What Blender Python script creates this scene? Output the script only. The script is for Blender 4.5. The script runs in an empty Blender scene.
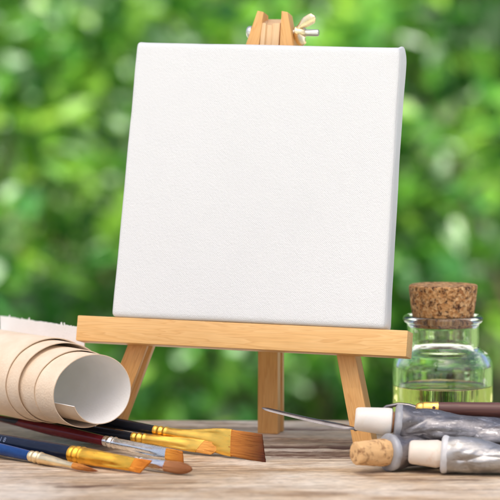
import bpy, bmesh, math, random
from math import sin, cos, pi, radians, sqrt, exp
from mathutils import Vector, Matrix, noise

# ------------------------------------------------------------------ camera, sky, sun, exposure
CM = 0.01                       # everything below is measured in centimetres
scene = bpy.context.scene
COL = scene.collection

cam_d = bpy.data.cameras.new("camera")
cam = bpy.data.objects.new("camera", cam_d)
COL.objects.link(cam)
scene.camera = cam
cam.location = (0.0, -134.02 * CM, 19.664 * CM)
cam.rotation_euler = (radians(90 - 3.942), 0, 0)
cam_d.sensor_width = 36
cam_d.lens = 36 * 2505.5 / 500
cam_d.clip_start = 0.05
cam_d.clip_end = 2000
cam_d.dof.use_dof = True
cam_d.dof.focus_distance = 130.5 * CM
cam_d.dof.aperture_fstop = 11.5

SUN_EL, SUN_AZ = 64, 200        # azimuth: degrees clockwise from +Y; sunlit shrubs, while an added, unseen thin-crowned tree lightly shades the table
world = bpy.data.worlds.new("World")
scene.world = world
world.use_nodes = True
wn = world.node_tree
sky = wn.nodes.new("ShaderNodeTexSky")
sky.sky_type = 'NISHITA'
sky.sun_disc = False
sky.sun_elevation = radians(SUN_EL)
sky.sun_rotation = radians(SUN_AZ)
sky.air_density = 0.65
sky.dust_density = 5.0
sky.ozone_density = 0.3
wn.links.new(sky.outputs[0], wn.nodes["Background"].inputs[0])
wn.nodes["Background"].inputs[1].default_value = 0.085

sun_d = bpy.data.lights.new("sun", 'SUN')
sun_d.energy = 4.0
sun_d.angle = radians(4.0)
sun_d.color = (1.0, 0.95, 0.85)
sun = bpy.data.objects.new("sun", sun_d)
COL.objects.link(sun)
to_sun = Vector((sin(radians(SUN_AZ)) * cos(radians(SUN_EL)), cos(radians(SUN_AZ)) * cos(radians(SUN_EL)), sin(radians(SUN_EL))))
sun.rotation_euler = to_sun.to_track_quat('Z', 'Y').to_euler()
sun.location = to_sun * 8

scene.view_settings.view_transform = 'Standard'
scene.view_settings.look = 'None'
scene.view_settings.exposure = 1.68
scene.view_settings.gamma = 1
scene.render.engine = 'CYCLES'
scene.cycles.use_denoising = True
scene.cycles.max_bounces = 14
scene.cycles.diffuse_bounces = 9
scene.cycles.transmission_bounces = 14
scene.cycles.caustics_refractive = True

# ------------------------------------------------------------------ material helpers
def new_mat(name):
    m = bpy.data.materials.new(name)
    m.use_nodes = True
    return m, m.node_tree.nodes, m.node_tree.links, m.node_tree.nodes["Principled BSDF"]

def coords(N, L, scale=(1, 1, 1), attr=None, rot=(0, 0, 0)):
    """object (or attribute) coordinates in centimetres, times scale"""
    mp = N.new("ShaderNodeMapping")
    if attr:
        a = N.new("ShaderNodeAttribute"); a.attribute_name = attr
        L.new(a.outputs["Vector"], mp.inputs[0])
        k = 1.0
    else:
        t = N.new("ShaderNodeTexCoord")
        L.new(t.outputs["Object"], mp.inputs[0])
        k = 100.0
    mp.inputs["Scale"].default_value = tuple(k * s for s in scale)
    mp.inputs["Rotation"].default_value = rot
    return mp.outputs[0]

def nz(N, L, vec, scale=1, detail=4, rough=.55, dist=0):
    n = N.new("ShaderNodeTexNoise")
    n.inputs["Scale"].default_value = scale
    n.inputs["Detail"].default_value = detail
    n.inputs["Roughness"].default_value = rough
    n.inputs["Distortion"].default_value = dist
    L.new(vec, n.inputs["Vector"])
    return n.outputs["Fac"]

def ramp(N, L, fac, stops):
    r = N.new("ShaderNodeValToRGB")
    e = r.color_ramp.elements
    while len(e) < len(stops): e.new(0.5)
    for i, (p, c) in enumerate(stops):
        e[i].position = p
        e[i].color = (c, c, c, 1) if isinstance(c, (int, float)) else (*c, 1)
    L.new(fac, r.inputs[0])
    return r.outputs[0]

def mix(N, L, fac, a, b, mode='MIX'):
    m = N.new("ShaderNodeMix"); m.data_type = 'RGBA'; m.blend_type = mode
    for sock, v in ((m.inputs[0], fac), (m.inputs[6], a), (m.inputs[7], b)):
        if isinstance(v, (int, float)): sock.default_value = v
        elif isinstance(v, tuple): sock.default_value = (*v, 1)
        else: L.new(v, sock)
    return m.outputs[2]

def math_node(N, L, op, a, b=None):
    m = N.new("ShaderNodeMath"); m.operation = op
    for i, v in enumerate((a, b)):
        if v is None: continue
        if isinstance(v, (int, float)): m.inputs[i].default_value = v
        else: L.new(v, m.inputs[i])
    return m.outputs[0]

def bump(N, L, bsdf, height, strength=.3, dist=.02):
    b = N.new("ShaderNodeBump")
    b.inputs["Strength"].default_value = strength
    b.inputs["Distance"].default_value = dist * CM
    L.new(height, b.inputs["Height"])
    L.new(b.outputs[0], bsdf.inputs["Normal"])
    return b

def wood_mat(name, light, mid, dark, attr='grain', rough=.5):
    """pine: long grain streaks, faint rings and darker late wood lines"""
    m, N, L, P = new_mat(name)
    v1 = coords(N, L, (.10, 1.6, 1.6), attr)
    v2 = coords(N, L, (.5, 14, 14), attr)
    v3 = coords(N, L, (.35, .5, .5), attr)
    a = nz(N, L, v1, 1.3, 3, .5, .6)
    w = math_node(N, L, 'FRACT', math_node(N, L, 'MULTIPLY', a, 9.0))
    c = ramp(N, L, w, [(0, light), (.55, mid), (.88, dark), (1, light)])
    fib = nz(N, L, v2, 1.0, 4, .65)
    c = mix(N, L, .44, mid, c)
    c = mix(N, L, .22, c, ramp(N, L, fib, [(.3, .55), (.7, 1.0)]), 'MULTIPLY')
    bl = nz(N, L, v3, 1.0, 3)
    c = mix(N, L, .5, c, ramp(N, L, bl, [(.35, (.88, .82, .74)), (.65, (1, 1, 1))]), 'MULTIPLY')
    L.new(c, P.inputs["Base Color"])
    P.inputs["Roughness"].default_value = rough
    bump(N, L, P, fib, .25, .015)
    return m

def plain(name, col, rough=.5, metal=0, var=.15, nscale=2.0, spec=None, coat=0, bmp=0):
    """a single coloured surface with mottled colour and uneven gloss"""
    m, N, L, P = new_mat(name)
    v = coords(N, L)
    n = nz(N, L, v, nscale, 5)
    lo = tuple(x * (1 - var) for x in col); hi = tuple(min(1, x * (1 + var)) for x in col)
    L.new(ramp(N, L, n, [(.3, lo), (.7, hi)]), P.inputs["Base Color"])
    n2 = nz(N, L, v, nscale * 3.3, 5, .65)
    L.new(ramp(N, L, n2, [(.3, max(.02, rough * .75)), (.75, min(1, rough * 1.3))]), P.inputs["Roughness"])
    P.inputs["Metallic"].default_value = metal
    if coat: P.inputs["Coat Weight"].default_value = coat; P.inputs["Coat Roughness"].default_value = .08
    if bmp: bump(N, L, P, n2, bmp, .02)
    return m

# ------------------------------------------------------------------ mesh helpers
def tag(o, label=None, cat=None, group=None, kind=None):
    if label: o["label"] = label
    if cat: o["category"] = cat
    if group: o["group"] = group
    if kind: o["kind"] = kind
    return o

def thing(name, label, cat, loc=(0, 0, 0), group=None):
    o = bpy.data.objects.new(name, None)
    o.empty_display_size = .02
    o.location = Vector(loc) * CM
    COL.objects.link(o)
    return tag(o, label, cat, group)

def link_mesh(name, verts, faces, mats, parent=None, fmat=None, smooth=True, sharp=35, grain=None, matrix=None):
    """verts in cm, in world space unless matrix (local cm frame) is given"""
    me = bpy.data.meshes.new(name)
    me.from_pydata([tuple(c * CM for c in v) for v in verts], [], faces)
    for m in (mats if isinstance(mats, (list, tuple)) else [mats]): me.materials.append(m)
    if fmat: me.polygons.foreach_set("material_index", fmat)
    if smooth:
        me.polygons.foreach_set("use_smooth", [True] * len(me.polygons))
        if sharp: me.set_sharp_from_angle(angle=radians(sharp))
    if grain:
        at = me.attributes.new('grain', 'FLOAT_VECTOR', 'POINT')
        at.data.foreach_set('vector', [c for v in grain for c in v])
    me.update()
    o = bpy.data.objects.new(name, me)
    COL.objects.link(o)
    mw = Matrix.Identity(4)
    if matrix is not None:
        mw = matrix.copy(); mw.translation = mw.translation * CM
    if parent is not None:
        o.parent = parent
        bpy_mat = Matrix.LocRotScale(parent.location, parent.rotation_euler, parent.scale)
        if parent.parent is not None:
            pp = parent.parent
            bpy_mat = Matrix.LocRotScale(pp.location, pp.rotation_euler, pp.scale) @ bpy_mat
        mw = bpy_mat.inverted() @ mw
    o.location, o.rotation_euler = mw.to_translation(), mw.to_euler()
    return o

def fix_normals(o):
    bm = bmesh.new(); bm.from_mesh(o.data)
    bmesh.ops.recalc_face_normals(bm, faces=bm.faces)
    bm.to_mesh(o.data); bm.free()
    return o

def loft(sections, close_ends=True, closed=True):
    """sections: list of rings (equal number of points)"""
    n = len(sections[0]); V = [p for s in sections for p in s]; F = []
    for i in range(len(sections) - 1):
        for j in range(n if closed else n - 1):
            k = (j + 1) % n
            F.append((i * n + j, i * n + k, (i + 1) * n + k, (i + 1) * n + j))
    if close_ends:
        F.append(tuple(range(n))[::-1]); F.append(tuple((len(sections) - 1) * n + j for j in range(n)))
    return V, F

def lathe(profile, n=48, axis='z', jitter=None):
    """profile of (r, h); r == 0 collapses to a pole"""
    V, F, rows = [], [], []
    for r, h in profile:
        if r < 1e-6:
            rows.append([len(V)]); V.append((0, 0, h))
        else:
            row = []
            for j in range(n):
                a = 2 * pi * j / n
                rr = r
                if jitter: rr = r * (1 + jitter(a, h))
                row.append(len(V)); V.append((rr * cos(a), rr * sin(a), h))
            rows.append(row)
    for a, b in zip(rows, rows[1:]):
        for j in range(n):
            k = (j + 1) % n
            if len(a) == 1 and len(b) == 1: continue
            if len(a) == 1: F.append((a[0], b[k], b[j]))
            elif len(b) == 1: F.append((a[j], a[k], b[0]))
            else: F.append((a[j], a[k], b[k], b[j]))
    if axis == 'x': V = [(z, x, y) for x, y, z in V]
    return V, F

def bevel_mesh(V, F, width, seg=2):
    bm = bmesh.new()
    vs = [bm.verts.new(v) for v in V]
    for f in F: bm.faces.new([vs[i] for i in f])
    bmesh.ops.recalc_face_normals(bm, faces=bm.faces)
    bmesh.ops.bevel(bm, geom=list(bm.edges), offset=width, segments=seg, profile=.6, affect='EDGES', clamp_overlap=True)
    bm.verts.index_update()
    V2 = [tuple(v.co) for v in bm.verts]; F2 = [tuple(v.index for v in f.verts) for f in bm.faces]
    bm.free()
    return V2, F2

def sweep(pts, radii, n=12, close=True):
    pts = [Vector(p) for p in pts]
    secs, up = [], Vector((0, 0, 1))
    for i, p in enumerate(pts):
        t = (pts[min(i + 1, len(pts) - 1)] - pts[max(i - 1, 0)]).normalized()
        s = t.cross(up)
        if s.length < 1e-3: s = t.cross(Vector((0, 1, 0)))
        s.normalize(); u = s.cross(t)
        rx, rz = radii[i] if isinstance(radii[i], tuple) else (radii[i], radii[i])
        secs.append([tuple(p + s * rx * cos(2 * pi * j / n) + u * rz * sin(2 * pi * j / n)) for j in range(n)])
    return loft(secs, close)

def frame(origin, x, up_hint=(0, 0, 1)):
    x = Vector(x).normalized(); z = Vector(up_hint); y = z.cross(x).normalized(); z = x.cross(y)
    m = Matrix((x, y, z)).transposed().to_4x4(); m.translation = Vector(origin)
    return m

def sm(a, b, x):
    t = max(0, min(1, (x - a) / (b - a))); return t * t * (3 - 2 * t)

def interp(tab, x):
    if x <= tab[0][0]: return tab[0][1]
    for (x0, y0), (x1, y1) in zip(tab, tab[1:]):
        if x <= x1: return y0 + (y1 - y0) * (x - x0) / (x1 - x0)
    return tab[-1][1]

# ------------------------------------------------------------------ ground
def ground_mat():
    m, N, L, P = new_mat("grass_ground")
    v = coords(N, L, (.01, .01, .01))
    n = nz(N, L, v, 3, 8, .7)
    L.new(ramp(N, L, n, [(.3, (.03, .05, .012)), (.55, (.06, .11, .02)), (.75, (.10, .12, .04))]), P.inputs["Base Color"])
    P.inputs["Roughness"].default_value = .9
    return m
GZ = -74
gv, gf = [], []
ng = 40
for i in range(ng + 1):
    for j in range(ng + 1):
        x = (i / ng * 2 - 1); y = (j / ng * 2 - 1)
        x = math.copysign(abs(x) ** 3, x) * 60000; y = math.copysign(abs(y) ** 3, y) * 60000
        gv.append((x, y, GZ + 4 * noise.noise(Vector((x / 260, y / 260, 0))) - 4))
for i in range(ng):
    for j in range(ng):
        a = i * (ng + 1) + j
        gf.append((a, a + ng + 1, a + ng + 2, a + 1))
tag(link_mesh("ground", gv, gf, ground_mat()), kind="structure")

def bounce_terrace_mat():
    m, N, L, P = new_mat("pale_bounce_paving")
    v = coords(N, L, (.018, .018, .018))
    br = N.new("ShaderNodeTexBrick"); L.new(v, br.inputs["Vector"])
    br.inputs["Scale"].default_value = 1; br.inputs["Mortar Size"].default_value = .012
    br.inputs["Color1"].default_value = (.53, .54, .51, 1); br.inputs["Color2"].default_value = (.46, .47, .45, 1); br.inputs["Mortar"].default_value = (.22, .22, .20, 1)
    n = nz(N, L, v, 4, 7, .7)
    L.new(mix(N, L, .5, br.outputs["Color"], ramp(N, L, n, [(.3, .6), (.7, 1.0)]), 'MULTIPLY'), P.inputs["Base Color"])
    P.inputs["Roughness"].default_value = .85
    bump(N, L, P, n, .4, .3)
    return m
V_, F_ = bevel_mesh([(x, y, z) for z in (GZ - 12, GZ + 3) for x, y in ((-520, -700), (520, -700), (520, 300), (-520, 300))],
                    [(3, 2, 1, 0), (4, 5, 6, 7), (0, 1, 5, 4), (1, 2, 6, 5), (2, 3, 7, 6), (3, 0, 4, 7)], 1.2)
tag(link_mesh("bounce_terrace", V_, F_, bounce_terrace_mat()), kind="structure")  # unseen pale paving added to bounce light up onto the table things

# ------------------------------------------------------------------ weathered wooden table
def table_mat():
    m, N, L, P = new_mat("weathered_wood")
    v1 = coords(N, L, (.045, .55, .55))
    v2 = coords(N, L, (.22, 2.2, 2.2))
    v3 = coords(N, L, (.10, .16, .16))
    v4 = coords(N, L, (.8, 4, 4))
    big = nz(N, L, v3, 1.0, 5, .65, .4)
    grain = nz(N, L, v1, 1.8, 6, .65, 1.0)
    fine = nz(N, L, v2, 1.0, 7, .75)
    fib = nz(N, L, v4, 2.0, 3, .7)
    c = ramp(N, L, grain, [(.30, (.20, .11, .055)), (.42, (.50, .34, .20)), (.54, (.72, .57, .40)), (.72, (.83, .71, .54))])
    c = mix(N, L, .75, c, ramp(N, L, fine, [(.34, (.26, .16, .09)), (.46, (.70, .60, .48)), (.62, (1.0, .97, .93))]), 'MULTIPLY')
    c = mix(N, L, ramp(N, L, big, [(.42, .0), (.64, .74)]), c, (.88, .80, .68))
    c = mix(N, L, .6, c, ramp(N, L, fib, [(.38, .35), (.56, 1.0)]), 'MULTIPLY')
    hair = nz(N, L, coords(N, L, (.10, 2.6, 2.6)), 1.0, 3, .5, .5)
    c = mix(N, L, ramp(N, L, hair, [(.33, .85), (.385, 0)]), c, (.16, .09, .05))
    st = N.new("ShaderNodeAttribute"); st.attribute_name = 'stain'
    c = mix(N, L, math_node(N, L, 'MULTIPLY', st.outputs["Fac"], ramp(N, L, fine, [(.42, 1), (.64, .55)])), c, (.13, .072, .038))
    at = N.new("ShaderNodeAttribute"); at.attribute_name = 'crack'
    c = mix(N, L, at.outputs["Fac"], c, (.10, .05, .03))
    L.new(c, P.inputs["Base Color"])
    P.inputs["Roughness"].default_value = .72
    h = math_node(N, L, 'ADD', fine, math_node(N, L, 'MULTIPLY', grain, 1.2))
    bump(N, L, P, h, .55, .05)
    return m
TABLE = table_mat()

table = thing("wooden_table", "weathered beige plank table carrying the easel, brushes, tubes and bottle", "table", (0, -20, GZ))
def crack_depth(x, y):
    """splits that run with the grain: (x centre, half length, y, width, depth)"""
    d = 0
    for xc, hl, yc, w, dep, ph in CRACKS:
        t = (x - xc) / hl
        if abs(t) >= 1: continue
        wv = w * (1 - t * t) ** .6 * (.7 + .5 * noise.noise(Vector((x * .9, ph, 3))))
        yy = yc + .35 * noise.noise(Vector((x * .22, ph, 0))) + .10 * noise.noise(Vector((x * 1.3, ph, 5)))
        if wv > 0: d = max(d, dep * exp(-((y - yy) / wv) ** 2))
    return d
CRACKS = [(5.2, 9.0, -1.3, .55, .40, 1.), (6.5, 8.0, -2.9, .45, .32, 2.), (3.9, 4.2, -4.2, .34, .22, 3.), (8.5, 7.5, -4.9, .4, .24, 4.),
          (2.2, 4.2, 1.4, .24, .14, 5.), (6.0, 3.2, .6, .3, .16, 5.5), (-8.0, 1.5, -14.2, .42, .16, 6.), (-9.6, .9, -13.2, .26, .10, 6.5), (8.6, 1.1, -12.2, .34, .14, 7.), (-2, 5, -8.6, .16, .07, 8.),
          (9.5, 5.0, -15.2, .2, .08, 9.), (0.5, 3.0, -13.2, .16, .06, 9.6), (5.0, 3.5, 5.4, .3, .12, 10.), (-1.5, 4.0, 6.5, .26, .10, 10.5), (-4.5, 1.6, -15.4, .2, .07, 11.)]
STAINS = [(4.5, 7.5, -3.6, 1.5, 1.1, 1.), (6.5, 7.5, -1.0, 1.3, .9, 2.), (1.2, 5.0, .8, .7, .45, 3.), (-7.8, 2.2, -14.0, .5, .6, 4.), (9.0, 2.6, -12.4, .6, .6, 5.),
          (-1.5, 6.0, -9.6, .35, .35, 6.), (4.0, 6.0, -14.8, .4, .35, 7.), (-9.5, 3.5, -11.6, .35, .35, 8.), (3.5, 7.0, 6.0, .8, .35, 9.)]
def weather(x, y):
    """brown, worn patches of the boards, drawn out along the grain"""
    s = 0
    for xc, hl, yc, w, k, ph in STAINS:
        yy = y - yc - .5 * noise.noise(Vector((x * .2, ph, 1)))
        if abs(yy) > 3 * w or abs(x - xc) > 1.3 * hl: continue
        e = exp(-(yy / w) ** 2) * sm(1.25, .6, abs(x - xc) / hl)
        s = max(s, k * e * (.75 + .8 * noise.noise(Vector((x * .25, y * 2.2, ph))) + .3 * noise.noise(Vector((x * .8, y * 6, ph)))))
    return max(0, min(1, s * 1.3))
def plank(y0, y1, seed, top=0.0, th=2.6, x0=-70, x1=70):
    xs = []
    x = x0
    while x < x1:
        xs.append(x); x += (.14 if -14.5 < x < 14.5 else 3.0)
    xs.append(x1)
    ny = max(8, int((y1 - y0) / .14)) if y1 > -26 else 12
    V, K, S = [], [], []
    for xx in xs:
        e0 = .07 * noise.noise(Vector((xx * .5, seed, 0))); e1 = .12 * noise.noise(Vector((xx * .35, seed, 7)))
        for j in range(ny + 1):
            t = j / ny; y = y0 + e0 + (y1 + e1 - y0 - e0) * t
            de = min(t, 1 - t) * (y1 - y0)
            z = top + .035 * noise.noise(Vector((xx * .10, y * 1.1, seed))) + .022 * noise.noise(Vector((xx * .25, y * 4.2, seed + 3)))
            cd = crack_depth(xx, y)
            z -= cd + .22 * exp(-(de / .12) ** 2) * (1 + .6 * noise.noise(Vector((xx * 1.1, seed, 9))))
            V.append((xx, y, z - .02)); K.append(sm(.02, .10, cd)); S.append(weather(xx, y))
    n1 = ny + 1
    F = []
    for i in range(len(xs) - 1):
        for j in range(ny):
            a = i * n1 + j; F.append((a, a + n1, a + n1 + 1, a + 1))
    nb = len(V)                                   # underside and edges
    for xx in xs:
        V.append((xx, y0, top - th)); V.append((xx, y1, top - th)); K += [0, 0]; S += [0, 0]
    for i in range(len(xs) - 1):
        a, b = nb + 2 * i, nb + 2 * i + 2
        F.append((a, a + 1, b + 1, b))
        F.append((i * n1, a, b, (i + 1) * n1))
        F.append((i * n1 + ny, (i + 1) * n1 + ny, b + 1, a + 1))
    F.append(tuple(range(0, n1)) + (nb + 1, nb)); e = (len(xs) - 1) * n1
    F.append(tuple(range(e + ny, e - 1, -1)) + (nb + 2 * (len(xs) - 1), nb + 2 * (len(xs) - 1) + 1))
    o = link_mesh("plank", V, F, TABLE, table, sharp=60)
    at = o.data.attributes.new('crack', 'FLOAT', 'POINT'); at.data.foreach_set('value', K)
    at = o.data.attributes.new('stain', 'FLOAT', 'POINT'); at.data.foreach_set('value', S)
    return o
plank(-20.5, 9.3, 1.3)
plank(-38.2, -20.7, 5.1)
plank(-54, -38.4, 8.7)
for sx in (-1, 1):
    for y in (-47, 2):
        V, F = bevel_mesh([(sx * 60 + dx, y + dy, z) for z in (GZ + 3, -8.5) for dx, dy in ((-3, -3), (3, -3), (3, 3), (-3, 3))],
                          [(3, 2, 1, 0), (4, 5, 6, 7), (0, 1, 5, 4), (1, 2, 6, 5), (2, 3, 7, 6), (3, 0, 4, 7)], .3)
        link_mesh("leg", V, F, TABLE, table)
for y in (-47, 2):
    V, F = bevel_mesh([(x, y + dy, z) for z in (-8.4, -2.75) for x, dy in ((-64, -2), (64, -2), (64, 2), (-64, 2))],
                      [(3, 2, 1, 0), (4, 5, 6, 7), (0, 1, 5, 4), (1, 2, 6, 5), (2, 3, 7, 6), (3, 0, 4, 7)], .3)
    link_mesh("batten", V, F, TABLE, table)

# ------------------------------------------------------------------ easel (tilted frame: X along the ledge, U up the canvas, B to the back)
EX, EU, EB = (Vector(v) for v in ((.95656, -.29123, -.01576), (.07445, .19189, .97855), (.28196, .93718, -.20524)))
EX.normalize(); EB = (EB - EX * EB.dot(EX)).normalized(); EU = EB.cross(EX)
if EU.z < 0: EU = -EU
EO = Vector((-7.386, 0, 6.863))
def EP(u, v, w): return EO + EX * u + EU * v + EB * w

PINE = wood_mat("pine_wood", (.84, .50, .19), (.78, .42, .135), (.60, .27, .07))
LEDGE = wood_mat("pine_lit_ledge", (.88, .57, .25), (.82, .49, .18), (.66, .33, .10))  # same pine as the legs, stronger light on the ledge put into the colour
HEAD = wood_mat("pine_lit_head", (.86, .62, .36), (.82, .55, .29), (.68, .40, .17))  # same pine again, sky light on the head painted in as paler colour
easel = thing("table_easel", "small pine tabletop easel standing behind the brushes and tubes, holding the canvas", "easel", (-.5, -.6, 0))

def beam(name, corners_a, corners_b, mat, bev=.06, extra=None, seed=0):
    """a beam lofted between rings of points; grain runs along it"""
    rings = [corners_a] + (extra or []) + [corners_b]
    V, F = loft([[tuple(p) for p in r] for r in rings])
    V, F = bevel_mesh(V, F, bev)
    a = sum((Vector(p) for p in corners_a), Vector()) / len(corners_a)
    b = sum((Vector(p) for p in corners_b), Vector()) / len(corners_b)
    fr = frame(a, b - a, (0.1, 1, .05))
    inv = fr.inverted()
    G = [tuple(inv @ Vector(v) + Vector((seed * 7.3, seed * 3.1, seed * 1.7))) for v in V]
    return link_mesh(name, V, F, mat, easel, grain=G, sharp=30)

# ledge
def led(u): return [EP(u, -1.40, 0), EP(u, -.03, 0), EP(u, -.03, 1.3), EP(u, -1.40, 1.3)]
beam("ledge", led(-2.0), led(16.28), LEDGE, .07, seed=1)
# front legs
def on_ground(p, d):
    return p - d * (p.z / d.z)
def front_leg(sl, seed, uf, um, uh, groove):
    # uf/um/uh: (left, right) edges at v=-1.4, 15.2, 17.0
    w0, w1 = 1.36, 2.72
    def ring(ul, ur, v, k=1.0):
        pts = [(ul, w0), (ur, w0)]
        if groove: pts += [(ur, w0 + .30), (ur - .16 * k, w0 + .40), (ur - .16 * k, w0 + .85), (ur, w0 + .95)]
        else: pts += [(ur, w0 + .5), (ur, w0 + .7), (ur, w0 + .9), (ur, w0 + 1.1)]
        pts += [(ur, w1), (ul, w1)]
        return [EP(u, v, w) for u, w in pts]
    mid, top = ring(*uf, -1.4), ring(*um, 15.2)
    foot = []
    for a, b in zip(mid, top):
        foot.append(on_ground(a, (b - a)))
    hd = [EP(u, vv, w) for (u, w), vv in zip([(uh[0], w0), (uh[1], w0)] + [(uh[1], w0 + q) for q in (.3, .4, .85, .95)] + [(uh[1], w1 - .3), (uh[0], w1 - .3)],
                                              [17.18, 17.10] + [17.12] * 4 + [16.88, 16.93])]
    return beam("front_leg", foot, hd, PINE, .05, extra=[top], seed=seed)
front_leg(-1, 2, (.50, 1.60), (5.86, 6.62), (6.40, 6.76), True)
front_leg(1, 3, (12.20, 13.22), (7.80, 8.58), (7.76, 8.12), False)
# rear leg
def rear_leg():
    bx, by = Vector((EX.x, EX.y, 0)).normalized(), Vector((EB.x, EB.y, 0)).normalized()
    f0 = Vector((.42, 3.75, 0))
    def ring(p, wd, dp):
        q = [(0, 0), (.36 * wd, 0), (.40 * wd, .0), (.60 * wd, .0), (.64 * wd, 0), (wd, 0), (wd, dp * .40), (wd - .12, dp * .46), (wd - .12, dp * .72), (wd, dp * .78), (wd, dp), (0, dp)]
        return [p + bx * a + by * b for a, b in q]
    a = ring(f0, 1.16, 1.3)
    t = EP(6.66, 14.9, 1.55)
    b = ring(t, .98, 1.25)
    return beam("rear_leg", a, b, PINE, .035, seed=4)
rear_leg()
def head_block():
    q = [(6.66, 1.42), (6.92, 1.42), (6.98, 1.56), (7.26, 1.56), (7.32, 1.42), (7.72, 1.42), (7.72, 2.55), (6.66, 2.55)]
    a = [EP(u, 14.95, w) for u, w in q]
    b = [EP(u, 16.50 + (w - 1.42) * .42 + (.0 if abs(w - 1.56) > .05 else -.14), w) for u, w in q]
    return beam("rear_leg_head", a, b, HEAD, .03, seed=5)
head_block()
BRASS = plain("nickelled_brass", (.86, .71, .43), .32, 1, .1, 3)
STEEL = plain("bolt_steel", (.74, .72, .64), .38, 1, .12, 3)
def wing_nut():
    V, F = sweep([EP(u, 16.12, 2.05) for u in (5.75, 6.2, 8.0, 9.70, 9.76)], [.17, .17, .17, .19, .15], 20)
    link_mesh("bolt", V, F, STEEL, easel)
    V, F = sweep([EP(u, 16.12, 2.05) for u in (5.68, 5.73, 5.82, 5.98)], [.15, .28, .34, .34], 20)
    link_mesh("bolt_head", V, F, STEEL, easel)
    V, F = sweep([EP(u, 16.12, 2.05) for u in (8.46, 8.50, 8.72, 8.98, 9.04)], [.34, .38, .36, .27, .22], 20)
    nut = link_mesh("wing_nut", V, F, BRASS, easel)
    for p0, p1, p2 in (((8.62, 16.26, 1.8), (8.95, 16.62, 1.7), (9.62, 16.90, 1.6)), ((8.52, 16.0, 1.8), (8.62, 15.70, 1.6), (9.22, 15.42, 1.4))):
        a, b, c = EP(*p0), EP(*p1), EP(*p2)
        pts, rad = [], []
        for i in range(13):
            t = i / 12
            pts.append(a * (1 - t) ** 2 + b * 2 * t * (1 - t) + c * t * t)
            wdt = (.13 + .17 * sm(.1, .6, t)) * sqrt(max(.02, 1 - max(0, (t - .84) / .165) ** 2))
            rad.append((.09, wdt))
        V, F = sweep(pts, rad, 14)
        link_mesh("wing", V, F, BRASS, nut)
wing_nut()

# ------------------------------------------------------------------ blank canvas
def canvas_mat():
    m, N, L, P = new_mat("primed_canvas")
    v = coords(N, L, attr='grain')
    sep = N.new("ShaderNodeSeparateXYZ"); L.new(v, sep.inputs[0])
    wob = nz(N, L, v, 1.3, 3)
    K = 2 * pi / .108
    def wave(out, ph):
        a = math_node(N, L, 'MULTIPLY', out, K)
        a = math_node(N, L, 'ADD', a, math_node(N, L, 'MULTIPLY', wob, 8.0))
        return math_node(N, L, 'SINE', a)
    wx, wy = wave(sep.outputs[0], 0), wave(sep.outputs[1], 1)
    weave = math_node(N, L, 'MULTIPLY', wx, wy)
    f = nz(N, L, v, 7.0, 4, .7)
    vo = N.new("ShaderNodeTexVoronoi"); vo.inputs["Scale"].default_value = 10; L.new(v, vo.inputs["Vector"])
    weave = math_node(N, L, 'SUBTRACT', math_node(N, L, 'MULTIPLY', weave, .6), math_node(N, L, 'MULTIPLY', vo.outputs["Distance"], 1.0))
    h = math_node(N, L, 'ADD', math_node(N, L, 'MULTIPLY', weave, .5), math_node(N, L, 'MULTIPLY', f, 1.5))
    L.new(ramp(N, L, nz(N, L, v, .4, 3), [(.3, (.73, .745, .74)), (.7, (.74, .755, .75))]), P.inputs["Base Color"])
    P.inputs["Roughness"].default_value = .75
    P.inputs["Specular IOR Level"].default_value = .3
    bump(N, L, P, h, .48, .04)
    return m
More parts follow.
